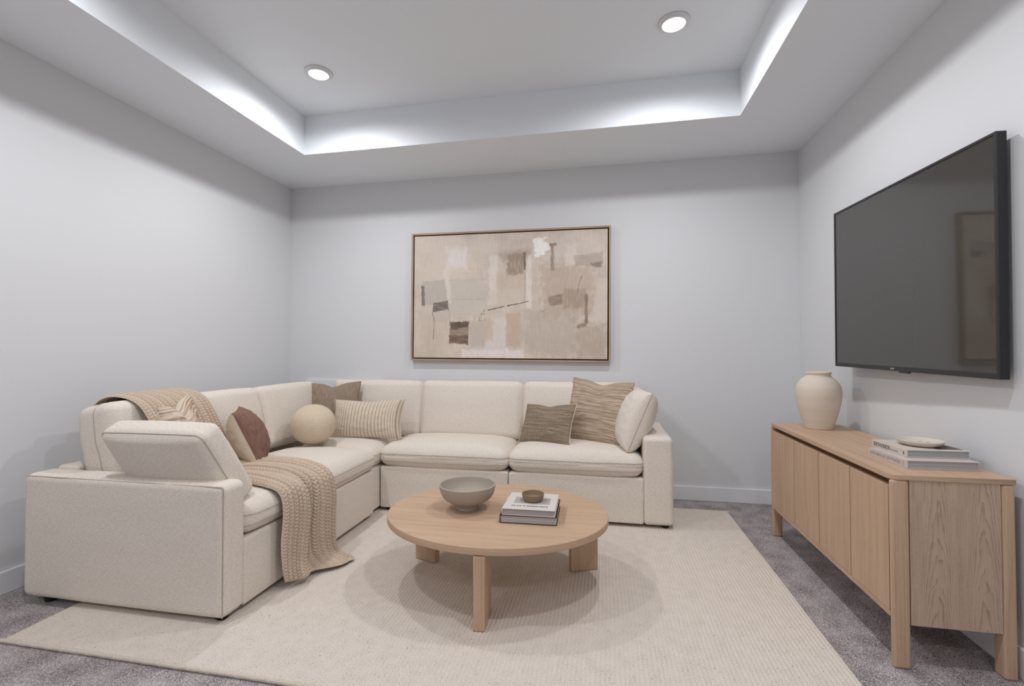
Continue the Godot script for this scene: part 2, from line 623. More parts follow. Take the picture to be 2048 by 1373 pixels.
func coffee_table() -> void:
	var c := Vector3(-0.484, RUG, -2.125)
	var t := thing("coffee_table", "low oval light oak coffee table on three slab legs in front of the sofa", "coffee table", c)
	var rx := 0.507
	var rz := 0.420
	var y0 := 0.292 - RUG
	var y1 := 0.325 - RUG
	var prof := [Vector2(0, y0), Vector2(0.97, y0), Vector2(0.995, y0 + 0.003), Vector2(1.0, y0 + 0.006), Vector2(1.0, y1 - 0.004), Vector2(0.997, y1 - 0.001), Vector2(0.99, y1), Vector2(0.5, y1), Vector2(0, y1)]
	var s := Shape.new()
	s.grid(128, prof.size() - 1, func(a: float, b: float) -> Vector3:
		var p: Vector2 = prof[int(round(b * (prof.size() - 1)))]
		var g := TAU * a if a < 0.9999 else 0.0
		return Vector3(rx * p.x * cos(g), p.y, -rz * p.x * sin(g)),
		func(a: float, b: float) -> Vector2:
			var p: Vector2 = prof[int(round(b * (prof.size() - 1)))]
			var side := int(round(b * (prof.size() - 1)))
			if side >= 3 and side <= 4:
				return Vector2(p.y, a * 3.0)
			return Vector2(-rz * p.x * sin(TAU * a), rx * p.x * cos(TAU * a)))
	part(t, "tabletop", s.mesh(), M.oak)
	# slab legs set radially
	for l in [[Vector3(-0.462, 0, -1.775), 0.045, 0.14, 0.06], [Vector3(-0.87, 0, -2.245), 0.125, 0.035, -0.30], [Vector3(-0.095, 0, -2.285), 0.135, 0.035, 0.42]]:
		var o := part(t, "leg", soft_box(Vector3(l[1], y0 - 0.001, l[2]), 0.003, null, 1, 2, 1, Vector2(l[1], l[3])), M.oak, Vector3(l[0].x, RUG + 0.0005 + y0 / 2, l[0].z) - c)
		o.rotation.y = l[3]


# ------------------------------------------------------------------ sideboard

func sideboard() -> void:
	var x0 := 0.95
	var x1 := 1.303
	var z0 := -2.945
	var z1 := -1.788
	var top := 0.645
	var at := Vector3((x0 + x1) / 2, 0, (z0 + z1) / 2)
	var t := thing("sideboard", "long light oak sideboard with four plain doors below the television", "sideboard", at)
	# top with rounded front corners
	var outline := PackedVector2Array()
	var r := 0.026
	for i in 9:
		var a := PI / 2 + PI / 2 * i / 8.0
		outline.append(Vector2(x0 + r + r * cos(a), z1 - r + r * sin(a)))
	for i in 9:
		var a := PI + PI / 2 * i / 8.0
		outline.append(Vector2(x0 + r + r * cos(a), z0 + r + r * sin(a)))
	outline.append(Vector2(x1, z0))
	outline.append(Vector2(x1, z1))
	part(t, "top", extruded(outline, top - 0.018, top, at, 0.0015), M.oak)
	# body
	var put := func(called: String, lo: Vector3, hi: Vector3, bevel: float, mat: Material, along: int, shift: Vector2) -> MeshInstance3D:
		return part(t, called, soft_box(hi - lo, bevel, null, 1, 2, along, shift), mat, (lo + hi) / 2 - at)
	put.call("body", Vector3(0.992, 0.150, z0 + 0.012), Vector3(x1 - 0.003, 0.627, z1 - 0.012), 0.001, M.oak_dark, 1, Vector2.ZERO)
	put.call("end_panel", Vector3(1.0045, 0.146, z1 - 0.020), Vector3(1.2635, 0.627, z1 - 0.004), 0.001, M.oak_crown, 1, Vector2(0.05, 0.11))
	put.call("bottom_rail", Vector3(x0 + 0.001, 0.163, z0 + 0.03), Vector3(0.985, 0.180, z1 - 0.022), 0.001, M.oak, 2, Vector2(0.2, 0.3))
	# doors with fine gaps and a finger channel above them
	var cuts := [z1 - 0.0215, -2.062, -2.334, -2.607, z0 + 0.026]
	for i in 4:
		put.call("door", Vector3(x0 + 0.001, 0.182, cuts[i + 1] + 0.003), Vector3(x0 + 0.020, 0.604, cuts[i] - 0.003), 0.001, M.oak, 1, Vector2(0.17 * i, 0.31 * i + 0.1))
	# posts: outer corner rounded
	for p in [[x0, 1.003, z1 - 0.022, z1 - 0.001, 0.4], [x0 + 0.002, 1.003, z0, z0 + 0.025, 0.9], [1.265, x1, z1 - 0.05, z1 - 0.001, 0.6], [1.265, x1, z0, z0 + 0.05, 0.1]]:
		put.call("leg", Vector3(p[0], 0.0, p[2]), Vector3(p[1], 0.627, p[3]), 0.009, M.oak, 1, Vector2(p[4], 0.2))


func extruded(outline: PackedVector2Array, y0: float, y1: float, at: Vector3, bevel: float) -> ArrayMesh:
	var st := SurfaceTool.new()
	st.begin(Mesh.PRIMITIVE_TRIANGLES)
	var n := outline.size()
	var mid := Vector2.ZERO
	for p in outline:
		mid += p / n
	var inner := PackedVector2Array()
	for p in outline:
		inner.append(p + (mid - p).normalized() * bevel)
	var rings := [[inner, y0], [outline, y0 + bevel], [outline, y1 - bevel], [inner, y1]]
	var tri := func(a: Vector3, b: Vector3, c: Vector3, group: int, side: bool) -> void:
		st.set_smooth_group(group)
		for q in [a, b, c]:
			st.set_uv(Vector2(q.y, q.z + q.x) if side else Vector2(q.x, q.z))
			st.add_vertex(q - at)
	for k in 3:
		for i in n:
			var j := (i + 1) % n
			var a := Vector3(rings[k][0][i].x, rings[k][1], rings[k][0][i].y)
			var b := Vector3(rings[k][0][j].x, rings[k][1], rings[k][0][j].y)
			var c := Vector3(rings[k + 1][0][j].x, rings[k + 1][1], rings[k + 1][0][j].y)
			var d := Vector3(rings[k + 1][0][i].x, rings[k + 1][1], rings[k + 1][0][i].y)
			tri.call(a, b, c, k + 2, true)
			tri.call(a, c, d, k + 2, true)
	var ix := Geometry2D.triangulate_polygon(inner)
	for k in range(0, ix.size(), 3):
		var p := [inner[ix[k]], inner[ix[k + 1]], inner[ix[k + 2]]]
		var area: float = (p[1] - p[0]).cross(p[2] - p[0])
		if area < 0:
			p.reverse()
		tri.call(Vector3(p[0].x, y1, p[0].y), Vector3(p[1].x, y1, p[1].y), Vector3(p[2].x, y1, p[2].y), 0, false)
		tri.call(Vector3(p[0].x, y0, p[0].y), Vector3(p[2].x, y0, p[2].y), Vector3(p[1].x, y0, p[1].y), 1, false)
	st.generate_normals()
	return st.commit()


# ------------------------------------------------------------------ television

func television() -> void:
	var far := Vector3(1.234, 0.975, -2.803)
	var near := Vector3(1.282, 0.968, -1.812)
	var w := far.distance_to(near)
	var h := 0.822
	var t := thing("television", "large black flat-screen television mounted on the right wall above the sideboard", "television", (far + near) / 2)
	# local x runs from the far edge to the near edge, local z out of the screen
	var x := (near - far).normalized()
	t.basis = Basis(x, Vector3.UP, x.cross(Vector3.UP)) * Basis(Vector3.BACK, -0.006)
	var casing := std(Color8(44, 44, 45), 0.42, 0.5)
	var b := 0.010
	part(t, "casing", soft_box(Vector3(w, h, 0.026), 0.002, null, 1, 2), std(Color8(30, 30, 32), 0.5, 0.5), Vector3(0, h / 2, -0.0165))
	part(t, "bezel", soft_box(Vector3(w, b, 0.007), 0.0012, null, 1, 2), casing, Vector3(0, h - b / 2, 0))
	part(t, "bezel", soft_box(Vector3(w, 0.019, 0.007), 0.0012, null, 1, 2), casing, Vector3(0, 0.0095, 0))
	for sx in [-1.0, 1.0]:
		part(t, "bezel", soft_box(Vector3(b, h - b - 0.019, 0.007), 0.0012, null, 1, 2), casing, Vector3(sx * (w - b) / 2, (h - b + 0.019) / 2, 0))
	var glass := std(Color8(64, 61, 57), 0.05, 0.71)
	part(t, "screen", soft_box(Vector3(w - 2 * b, h - b - 0.019, 0.003), 0.0004, null, 1, 1), glass, Vector3(0, (h - b + 0.019) / 2, -0.0012))
	# small maker's mark and the sensor tab below it
	var mark := std(Color8(170, 170, 172), 0.35, 0.6)
	var lx := 0.02
	for i in 3:
		var o := part(t, "logo", soft_box(Vector3(0.0065, 0.0065, 0.0008), 0.0003, null, 1, 1), mark, Vector3(-0.062 + i * 0.009 + lx, 0.0095, 0.0037))
		o.scale = Vector3.ONE
	part(t, "sensor_tab", soft_box(Vector3(0.06, 0.008, 0.014), 0.003, null, 1, 3), casing, Vector3(0.035, -0.0025, -0.004))
	part(t, "wall_bracket", soft_box(Vector3(0.30, 0.36, 0.032), 0.004, null, 1, 2), M.black, Vector3(0.0, h / 2, -0.0450))


# ------------------------------------------------------------------ painting

func painting() -> void:
	var w := 1.547
	var h := 1.004
	var t := thing("painting", "large framed abstract painting in beige, white and brown on the back wall", "painting", Vector3(-0.7165, 0.983, BACK + 0.022))
	t.rotation.z = -0.0085
	var wood := oak(stretched(512, 1024, 2, 40, 0.1, 31), [Color8(158, 134, 114), Color8(180, 155, 133), Color8(192, 168, 146)])
	var f := 0.013
	for sx in [-1.0, 1.0]:
		part(t, "frame", soft_box(Vector3(f, h, 0.042), 0.0012, null, 1, 2, 1), wood, Vector3(sx * (w - f) / 2, h / 2, 0))
	for y in [f / 2, h - f / 2]:
		part(t, "frame", soft_box(Vector3(w - 2 * f, f, 0.042), 0.0012, null, 1, 2, 0), wood, Vector3(0, y, 0))
	part(t, "backing", soft_box(Vector3(w - 0.01, h - 0.01, 0.008), 0.001), std(Color8(52, 34, 25), 0.8, 0.3), Vector3(0, h / 2, -0.012))
	var g := 0.022
	var size := Vector3(w - 2 * g, h - 2 * g, 0.022)
	var s := Shape.new()
	soft_box(size, 0.0015, null, 1, 2, 1, Vector2.ZERO, s)
	for i in s.V.size():
		s.UV[i] = Vector2(s.V[i].x / size.x + 0.5, 0.5 - s.V[i].y / size.y)
	var canvas := std(Color.WHITE, 0.85, 0.25)
	canvas.albedo_texture = abstract_print()
	canvas.texture_repeat = false
	part(t, "canvas", s.mesh(), canvas, Vector3(0, h / 2, 0.003))


var art := PackedFloat32Array()
const AW := 836
const AH := 530


# one brushed patch: a four-sided area (in canvas units 1673 x 1060), its edges ragged, drawn with streaks
func stroke(quad: Array, c: Color, alpha: float, soft: float, rag: float, n1: FastNoiseLite, upright := true) -> void:
	var lo := Vector2(1e9, 1e9)
	var hi := -lo
	for p in quad:
		lo = lo.min(p)
		hi = hi.max(p)
	var pad := soft + rag
	var s := 0.5
	for y in range(maxi(0, int((lo.y - pad) * s)), mini(AH, int((hi.y + pad) * s) + 1)):
		for x in range(maxi(0, int((lo.x - pad) * s)), mini(AW, int((hi.x + pad) * s) + 1)):
			var p := Vector2(x, y) / s
			var e := 1e9
			for i in 4:
				var a: Vector2 = quad[i]
				var b: Vector2 = quad[(i + 1) % 4]
				var d := (b - a).normalized()
				e = minf(e, (p - a).cross(d) * -1.0)
			e += rag * n1.get_noise_2d(p.x * 0.7, p.y * 0.7)
			if e < -soft:
				continue
			var k := smoothstep(-soft, soft, e) * alpha
			var streak := n1.get_noise_2d(p.x * 2.6, p.y * 0.35) if upright else n1.get_noise_2d(p.x * 0.35 + 300.0, p.y * 2.6)
			k = clampf(k * (1.0 + 0.55 * streak + 0.25 * n1.get_noise_2d(p.x * 5.0 + 50.0, p.y * 5.0)), 0.0, 1.0)
			var o := (y * AW + x) * 3
			art[o] = lerpf(art[o], c.r, k)
			art[o + 1] = lerpf(art[o + 1], c.g, k)
			art[o + 2] = lerpf(art[o + 2], c.b, k)


func rect(x0: float, y0: float, x1: float, y1: float, skew := 0.0) -> Array:
	return [Vector2(x0 + skew, y0), Vector2(x1 + skew, y0), Vector2(x1, y1), Vector2(x0, y1)]


func line(pts: Array, width: float, c: Color, alpha: float, n1: FastNoiseLite) -> void:
	for i in pts.size() - 1:
		var a: Vector2 = pts[i]
		var b: Vector2 = pts[i + 1]
		var n := (b - a).normalized().orthogonal() * width * 0.5
		stroke([a - n, b - n, b + n, a + n] if (b - a).cross(n) > 0 else [a + n, b + n, b - n, a - n], c, alpha, 2.2, 2.0, n1)


func abstract_print() -> ImageTexture:
	art.resize(AW * AH * 3)
	var n := FastNoiseLite.new()
	n.seed = 77
	n.frequency = 0.022
	n.fractal_octaves = 3
	var big := FastNoiseLite.new()
	big.seed = 9
	big.frequency = 0.006
	var base := Color8(200, 184, 168)
	for y in AH:
		for x in AW:
			var k := 1.0 + 0.07 * big.get_noise_2d(x, y) + 0.035 * n.get_noise_2d(x * 3.0, y * 0.6) + 0.025 * n.get_noise_2d(x * 0.6 + 900.0, y * 3.0)
			var o := (y * AW + x) * 3
			art[o] = base.r * k
			art[o + 1] = base.g * k * (1.0 - 0.01 * big.get_noise_2d(x + 500, y))
			art[o + 2] = base.b * k * (1.0 - 0.03 * big.get_noise_2d(x + 500, y))
	# broad grounds
	stroke(rect(10, 20, 420, 420), Color8(204, 189, 172), 0.5, 50, 60, n)
	stroke(rect(320, 380, 650, 700), Color8(193, 184, 171), 0.65, 10, 16, n)
	stroke(rect(320, 30, 760, 240), Color8(205, 193, 179), 0.45, 50, 60, n)
	stroke(rect(1130, 280, 1560, 720), Color8(183, 160, 140), 0.6, 40, 70, n)
	stroke(rect(1000, 640, 1420, 1040), Color8(184, 167, 152), 0.6, 45, 70, n)
	stroke(rect(1420, 760, 1660, 1050), Color8(176, 155, 136), 0.5, 40, 60, n)
	stroke(rect(10, 720, 330, 1050), Color8(200, 180, 158), 0.45, 50, 70, n)
	stroke(rect(1160, 60, 1640, 230), Color8(206, 193, 180), 0.45, 50, 60, n)
	# pale passages
	stroke(rect(300, 110, 480, 290), Color8(217, 208, 205), 0.62, 26, 34, n)
	stroke(rect(680, 190, 752, 600), Color8(218, 209, 199), 0.62, 16, 14, n)
	stroke(rect(300, 300, 345, 590, -30), Color8(214, 203, 190), 0.6, 10, 10, n)
	stroke(rect(1000, 190, 1046, 640), Color8(219, 210, 200), 0.7, 9, 9, n)
	stroke([Vector2(1040, 50), Vector2(1150, 58), Vector2(1205, 150), Vector2(1080, 215)], Color8(231, 226, 221), 0.95, 12, 30, n)
	stroke(rect(1330, 120, 1420, 290), Color8(216, 205, 196), 0.5, 16, 26, n)
	stroke(rect(1540, 400, 1668, 760, 60), Color8(206, 193, 178), 0.75, 12, 14, n)
	stroke(rect(630, 720, 830, 1020, 60), Color8(213, 202, 198), 0.62, 22, 34, n)
	stroke(rect(440, 985, 980, 1058), Color8(219, 208, 205), 0.85, 12, 22, n)
	stroke(rect(690, 480, 1000, 600), Color8(205, 187, 168), 0.5, 12, 12, n)
	# tan and ochre passages
	stroke(rect(830, 680, 950, 960), Color8(191, 166, 142), 0.75, 10, 12, n)
	stroke(rect(640, 720, 715, 910), Color8(197, 171, 144), 0.6, 12, 20, n)
	stroke(rect(740, 330, 990, 470), Color8(197, 173, 150), 0.5, 12, 16, n)
	# grey square, its dark edge and the two small blocks below
	stroke([Vector2(70, 395), Vector2(280, 385), Vector2(312, 600), Vector2(90, 605)], Color8(180, 171, 161), 0.85, 6, 7, n)
	stroke(rect(70, 435, 98, 605, -4), Color8(122, 112, 105), 0.9, 5, 6, n)
	stroke([Vector2(178, 585), Vector2(310, 565), Vector2(318, 640), Vector2(172, 668)], Color8(118, 106, 98), 0.9, 4, 6, n, false)
	stroke([Vector2(172, 668), Vector2(318, 640), Vector2(330, 735), Vector2(190, 760)], Color8(190, 177, 164), 0.75, 6, 8, n)
	# dark brown block
	stroke([Vector2(334, 752), Vector2(500, 748), Vector2(494, 945), Vector2(326, 930)], Color8(152, 130, 112), 0.95, 4, 7, n, false)
	stroke([Vector2(338, 752), Vector2(500, 748), Vector2(498, 800), Vector2(334, 815)], Color8(100, 85, 75), 0.9, 10, 12, n, false)
	stroke([Vector2(326, 866), Vector2(496, 860), Vector2(494, 945), Vector2(326, 930)], Color8(118, 96, 79), 0.85, 8, 12, n, false)
	stroke(rect(510, 755, 640, 960), Color8(188, 174, 160), 0.7, 7, 9, n)
	# upper brown patch
	stroke([Vector2(755, 165), Vector2(1050, 140), Vector2(1000, 235), Vector2(800, 240)], Color8(174, 153, 134), 0.75, 22, 26, n)
	stroke([Vector2(835, 180), Vector2(990, 172), Vector2(985, 340), Vector2(835, 365)], Color8(158, 138, 120), 0.85, 12, 14, n)
	stroke(rect(973, 170, 994, 320), Color8(132, 114, 100), 0.85, 5, 6, n)
	# right side
	stroke([Vector2(1395, 215), Vector2(1630, 185), Vector2(1632, 290), Vector2(1410, 300)], Color8(174, 160, 147), 0.75, 10, 14, n, false)
	stroke([Vector2(1530, 275), Vector2(1620, 262), Vector2(1622, 310), Vector2(1545, 300)], Color8(139, 124, 113), 0.8, 7, 8, n, false)
	stroke(rect(1315, 485, 1500, 640), Color8(168, 146, 127), 0.8, 14, 18, n)
	stroke([Vector2(1185, 545), Vector2(1308, 525), Vector2(1308, 612), Vector2(1190, 620)], Color8(150, 128, 112), 0.8, 8, 12, n, false)
	stroke(rect(1488, 530, 1513, 770), Color8(142, 120, 104), 0.88, 4, 6, n)
	stroke([Vector2(1420, 778), Vector2(1505, 764), Vector2(1500, 795), Vector2(1430, 806)], Color8(150, 130, 113), 0.8, 7, 9, n, false)
	stroke(rect(1206, 110, 1232, 330), Color8(152, 132, 113), 0.85, 5, 6, n)
	stroke(rect(1196, 100, 1250, 125), Color8(146, 126, 108), 0.8, 5, 8, n, false)
	# drawn lines
	var ink := Color8(98, 82, 72)
	line([Vector2(668, 652), Vector2(740, 636), Vector2(812, 620)], 7, ink, 0.95, n)
	line([Vector2(836, 616), Vector2(930, 600), Vector2(1022, 580)], 6, ink, 0.95, n)
	line([Vector2(168, 670), Vector2(188, 740), Vector2(186, 800), Vector2(178, 900)], 5, Color8(112, 98, 90), 0.9, n)
	line([Vector2(318, 640), Vector2(332, 700), Vector2(330, 780)], 3, Color8(128, 114, 104), 0.8, n)
	line([Vector2(320, 556), Vector2(650, 556)], 2.5, Color8(154, 144, 134), 0.8, n)
	line([Vector2(320, 392), Vector2(650, 388)], 2.5, Color8(170, 160, 149), 0.7, n)
	line([Vector2(990, 330), Vector2(986, 580)], 3, Color8(140, 122, 108), 0.7, n)
	line([Vector2(1464, 378), Vector2(1438, 440), Vector2(1432, 510)], 3, Color8(128, 108, 94), 0.85, n)
	line([Vector2(630, 900), Vector2(622, 970)], 3, Color8(130, 114, 102), 0.8, n)
	line([Vector2(1130, 668), Vector2(1165, 658)], 3, Color8(124, 108, 96), 0.8, n)
	for k in [[590, 700, 596, 738], [612, 660, 610, 720], [632, 640, 634, 690], [580, 742, 650, 735], [640, 650, 655, 690], [602, 690, 640, 676]]:
		line([Vector2(k[0], k[1]), Vector2(k[2], k[3])], 3, Color8(122, 108, 98), 0.8, n)
	var out := PackedByteArray()
	out.resize(art.size())
	for i in art.size():
		out[i] = clampi(int((art[i] * 0.78 + 0.22 * (art[i - i % 3] + art[i - i % 3 + 1] + art[i - i % 3 + 2]) / 3.0) * 1.10 * 255.0), 0, 255)
	return ImageTexture.create_from_image(Image.create_from_data(AW, AH, false, Image.FORMAT_RGB8, out))


# ------------------------------------------------------------------ pillows

# one face of a pillow; origin at the bottom middle. o: pinch, chop, wrinkle, seed
func pillow_face(s: Shape, sgn: float, w: float, h: float, thick: float, o: Dictionary) -> void:
	var nz := FastNoiseLite.new()
	nz.seed = o.get("seed", 1)
	nz.frequency = 1.1
	var pinch: float = o.get("pinch", 0.07)
	var chop: float = o.get("chop", 0.0)
	var wr: float = o.get("wrinkle", 0.006)
	var full: float = o.get("full", 0.5)
	s.grid(44, 44, func(a: float, b: float) -> Vector3:
		var u := sin(PI / 2 * (2 * a - 1)) * sgn
		var v := sin(PI / 2 * (2 * b - 1))
		var x := w / 2 * u * (1 - pinch * (1 - v * v))
		var y := h / 2 + h / 2 * v * (1 - pinch * (1 - u * u))
		var z := thick / 2 * pow(maxf(1 - pow(absf(u), 2.2), 0), full) * pow(maxf(1 - pow(absf(v), 2.2), 0), full)
		var dent := exp(-pow(u / 0.30, 2)) * smoothstep(-0.2, 1.0, v)
		y -= chop * dent
		z *= 1 - minf(chop * 4.5, 0.45) * exp(-pow(u / 0.16, 2)) * smoothstep(0.2, 1.0, v)
		var edge := (1 - u * u) * (1 - v * v)
		var fold := absf(nz.get_noise_2d(u * 2.2 + 3.0 * v, v * 0.9 - u))
		z += wr * (nz.get_noise_2d(u * 3.0 + 7.0 * sgn, v * 3.0) - 0.8 * (1.0 - fold)) * clampf(edge * 4.0, 0.0, 1.0)
		# gathers running in from the corners
		var corner := pow(absf(u * v), 3.0)
		z += wr * 0.8 * corner * sin(14.0 * atan2(1.02 - absf(u), 1.02 - absf(v))) * (1 - absf(u)) * (1 - absf(v)) * 40.0 * 0.1
		return Vector3(x, y, z * sgn),
		func(a: float, b: float) -> Vector2: return Vector2(a if sgn > 0 else 1 - a, 1 - b))


func pillow_edge(w: float, h: float, o: Dictionary) -> PackedVector3Array:
	var pinch: float = o.get("pinch", 0.07)
	var chop: float = o.get("chop", 0.0)
	var out := PackedVector3Array()
	for side in 4:
		for i in 24:
			var k := i / 12.0 - 1.0
			var u: float = [k, 1.0, -k, -1.0][side]
			var v: float = [-1.0, k, 1.0, -k][side]
			out.append(Vector3(w / 2 * u * (1 - pinch * (1 - v * v)), h / 2 + h / 2 * v * (1 - pinch * (1 - u * u)) - chop * exp(-pow(u / 0.30, 2)) * smoothstep(-0.2, 1.0, v), 0))
	return out


func pillow(label: String, group: String, at: Vector3, yaw: float, lean: float, roll: float, w: float, h: float, thick: float, front: Material, back: Material, o := {}) -> Node3D:
	var t := thing("throw_pillow", label, "pillow", at, group)
	t.basis = Basis(Vector3.UP, yaw) * Basis(Vector3.RIGHT, -lean) * Basis(Vector3.BACK, roll)
	if back == front:
		var s := Shape.new()
		pillow_face(s, 1.0, w, h, thick, o)
		pillow_face(s, -1.0, w, h, thick, o)
		part(t, "cover", s.mesh(), front)
	else:
		for k in [["front_panel", 1.0, front], ["back_panel", -1.0, back]]:
			var s := Shape.new()
			pillow_face(s, k[1], w, h, thick, o)
			part(t, k[0], s.mesh(), k[2])
	part(t, "seam", tube(pillow_edge(w, h, o), o.get("cord", 0.0022), 6, true), o.get("seam", back))
	return t


func striped(data: PackedByteArray, w: int, h: int, stops: Array, bump: float) -> StandardMaterial3D:
	var m := std(Color.WHITE, 0.93, 0.25)
	m.albedo_texture = ramped(data, w, h, stops)
	m.heightmap_enabled = true
	m.heightmap_texture = gray(data, w, h)
	m.heightmap_scale = bump
	return m


func pillows() -> void:
	var g := "scatter pillows on the sectional sofa"
	# taupe square in the corner
	pillow("plain taupe square pillow with a dented top in the sofa corner behind the ball", g, Vector3(-1.945, 0.452, -3.09), 0.22, 0.30, 0.03, 0.40, 0.395, 0.14, M.taupe, M.taupe, {"chop": 0.028, "seed": 3, "pinch": 0.06})
	# cream lumbar with thin upright taupe stripes
	var d := PackedByteArray()
	d.resize(512 * 512)
	var fine := stretched(512, 512, 1, 3, 0.3, 41)
	for y in 512:
		for x in 512:
			var u := x / 512.0
			var k := 0.5 + 0.5 * sin(TAU * 30.0 * u)
			var v := 225.0 - 140.0 * pow(k, 6.0)
			if (u > 0.045 and u < 0.10) or (u > 0.845 and u < 0.875) or (u > 0.925 and u < 0.955):
				v = 70.0
			elif u < 0.045:
				v = 190.0
			d[y * 512 + x] = clampi(int(v + (fine[y * 512 + x] - 128) * 0.35), 0, 255)
	var lumbar := striped(d, 512, 512, [Color8(160, 139, 116), Color8(190, 172, 150), Color8(226, 214, 197)], 0.1)
	pillow("cream lumbar pillow with thin upright taupe stripes beside the ball", g, Vector3(-1.615, 0.456, -2.985), 0.03, 0.30, 0.02, 0.535, 0.275, 0.13, lumbar, lumbar, {"seed": 5, "pinch": 0.08, "wrinkle": 0.005, "chop": 0.008, "seam": M.cream})
	# dark streaked lumbar
	var st := mixed([stretched(512, 512, 24, 1, 0.10, 43), stretched(512, 512, 6, 1, 0.25, 44), stretched(512, 512, 1, 1, 0.3, 45)], [0.75, 0.45, 0.25])
	var dark := striped(st, 512, 512, [Color8(100, 86, 72), Color8(134, 118, 101), Color8(152, 137, 119), Color8(184, 170, 151)], 0.1)
	pillow("small dark taupe pillow with fine horizontal streaks in front of the larger streaked one", g, Vector3(-0.385, 0.454, -3.045), -0.42, 0.52, 0.06, 0.385, 0.285, 0.11, dark, M.cream, {"seed": 7, "pinch": 0.07, "chop": 0.014, "cord": 0.003, "seam": M.cream})
	# big streaked square
	var bt := mixed([stretched(512, 512, 48, 1, 0.10, 47), stretched(512, 512, 20, 1, 0.30, 48), stretched(512, 512, 1, 1, 0.35, 49)], [0.8, 0.6, 0.3])
	var bigm := striped(bt, 512, 512, [Color8(140, 119, 100), Color8(172, 151, 131), Color8(194, 175, 155), Color8(212, 196, 177)], 0.12)
	pillow("large square pillow in streaky tan and brown stripes against the right back cushion", g, Vector3(-0.075, 0.452, -3.12), -0.36, 0.36, -0.06, 0.44, 0.44, 0.15, bigm, bigm, {"seed": 9, "chop": 0.026, "pinch": 0.07, "wrinkle": 0.008})
	# folded stripe pillow behind the near arm cushion
	var ft := mixed([stretched(512, 512, 40, 1, 0.05, 51), stretched(512, 512, 12, 1, 0.2, 52), stretched(512, 512, 1, 1, 0.3, 53)], [1.0, 0.4, 0.15])
	var foldm := striped(ft, 512, 512, [Color8(160, 133, 111), Color8(188, 163, 141), Color8(219, 203, 186), Color8(226, 212, 196)], 0.12)
	pillow("tan striped pillow with a peaked corner against the throw, behind the near arm cushion", g, Vector3(-1.905, 0.458, -1.885), 2.05, 0.16, 0.08, 0.38, 0.385, 0.14, foldm, M.cream, {"seed": 11, "chop": 0.04, "pinch": 0.07, "wrinkle": 0.009})
	# brown pillow with a cream back, seen from its edge
	pillow("brown pillow with a cream back, seen edge-on beside the near arm cushion", g, Vector3(-1.79, 0.470, -2.21), 2.2, 0.42, 0.0, 0.33, 0.315, 0.18, M.brown, M.cream, {"seed": 13, "pinch": 0.05, "wrinkle": 0.007})
	# boucle ball
	var ball := thing("ball_pillow", "round cream boucle ball pillow at the sofa corner", "pillow", Vector3(-1.855, 0.462, -2.755), g)
	var s := Shape.new()
	s.grid(64, 40, func(a: float, b: float) -> Vector3:
		var th := TAU * a if a < 0.9999 else 0.0
		var ph := PI * (b - 0.5)
		var p := Vector3(cos(ph) * cos(th), sin(ph), -cos(ph) * sin(th)) * Vector3(0.139, 0.130, 0.139)
		p.y = maxf(p.y, -0.124)
		return p + Vector3(0, 0.124, 0))
	part(ball, "cover", s.mesh(), M.boucle)
	# cushion leaning over the near arm: boxed, with a welt framing its outer face
	var size := Vector3(0.47, 0.345, 0.105)
	var ac := thing("arm_cushion", "cream boxed cushion leaning outward over the near left sofa arm", "cushion", Vector3(-1.735, 0.450, -1.735), "loose cushions against the sofa arms")
	ac.basis = Basis(Vector3.UP, 0.02) * Basis(Vector3.RIGHT, 0.47) * Basis(Vector3.BACK, 0.0)
	var plump := puff(size, Vector3(0.012, 0.010, 0.030), 2.0)
	var bend := func(p: Vector3) -> Vector3:
		var o: Vector3 = plump.call(p)
		return o - Vector3(0.16 * o.y, 0, 0)
	part(ac, "cover", soft_box(size, 0.03, bend, 16, 4), M.sofa, Vector3(0, size.y / 2, 0))
	var ring := PackedVector3Array()
	for p in welt(Vector3(size.x, size.z, size.y), 0.03, 0.040, func(p: Vector3) -> Vector3: return p):
		ring.append(bend.call(Vector3(p.x, p.z, p.y)) + Vector3(0, size.y / 2, 0))
	part(ac, "welt", tube(ring, 0.0024, 6, true), M.seam)
	# plump knife-edge cushion on the right arm
	var rc := thing("arm_cushion", "plump cream cushion leaning against the right sofa arm, seen edge-on", "cushion", Vector3(0.125, 0.450, -3.12), "loose cushions against the sofa arms")
	rc.basis = Basis(Vector3.UP, -PI / 2 + 0.10) * Basis(Vector3.RIGHT, -0.40)
	var o := {"seed": 15, "pinch": 0.03, "wrinkle": 0.006, "full": 0.36}
	var rs := Shape.new()
	pillow_face(rs, 1.0, 0.43, 0.385, 0.23, o)
	pillow_face(rs, -1.0, 0.43, 0.385, 0.23, o)
	part(rc, "cover", rs.mesh(), M.sofa)
	part(rc, "welt", tube(pillow_edge(0.43, 0.385, o), 0.0025, 6, true), M.seam)


# ------------------------------------------------------------------ knit throw

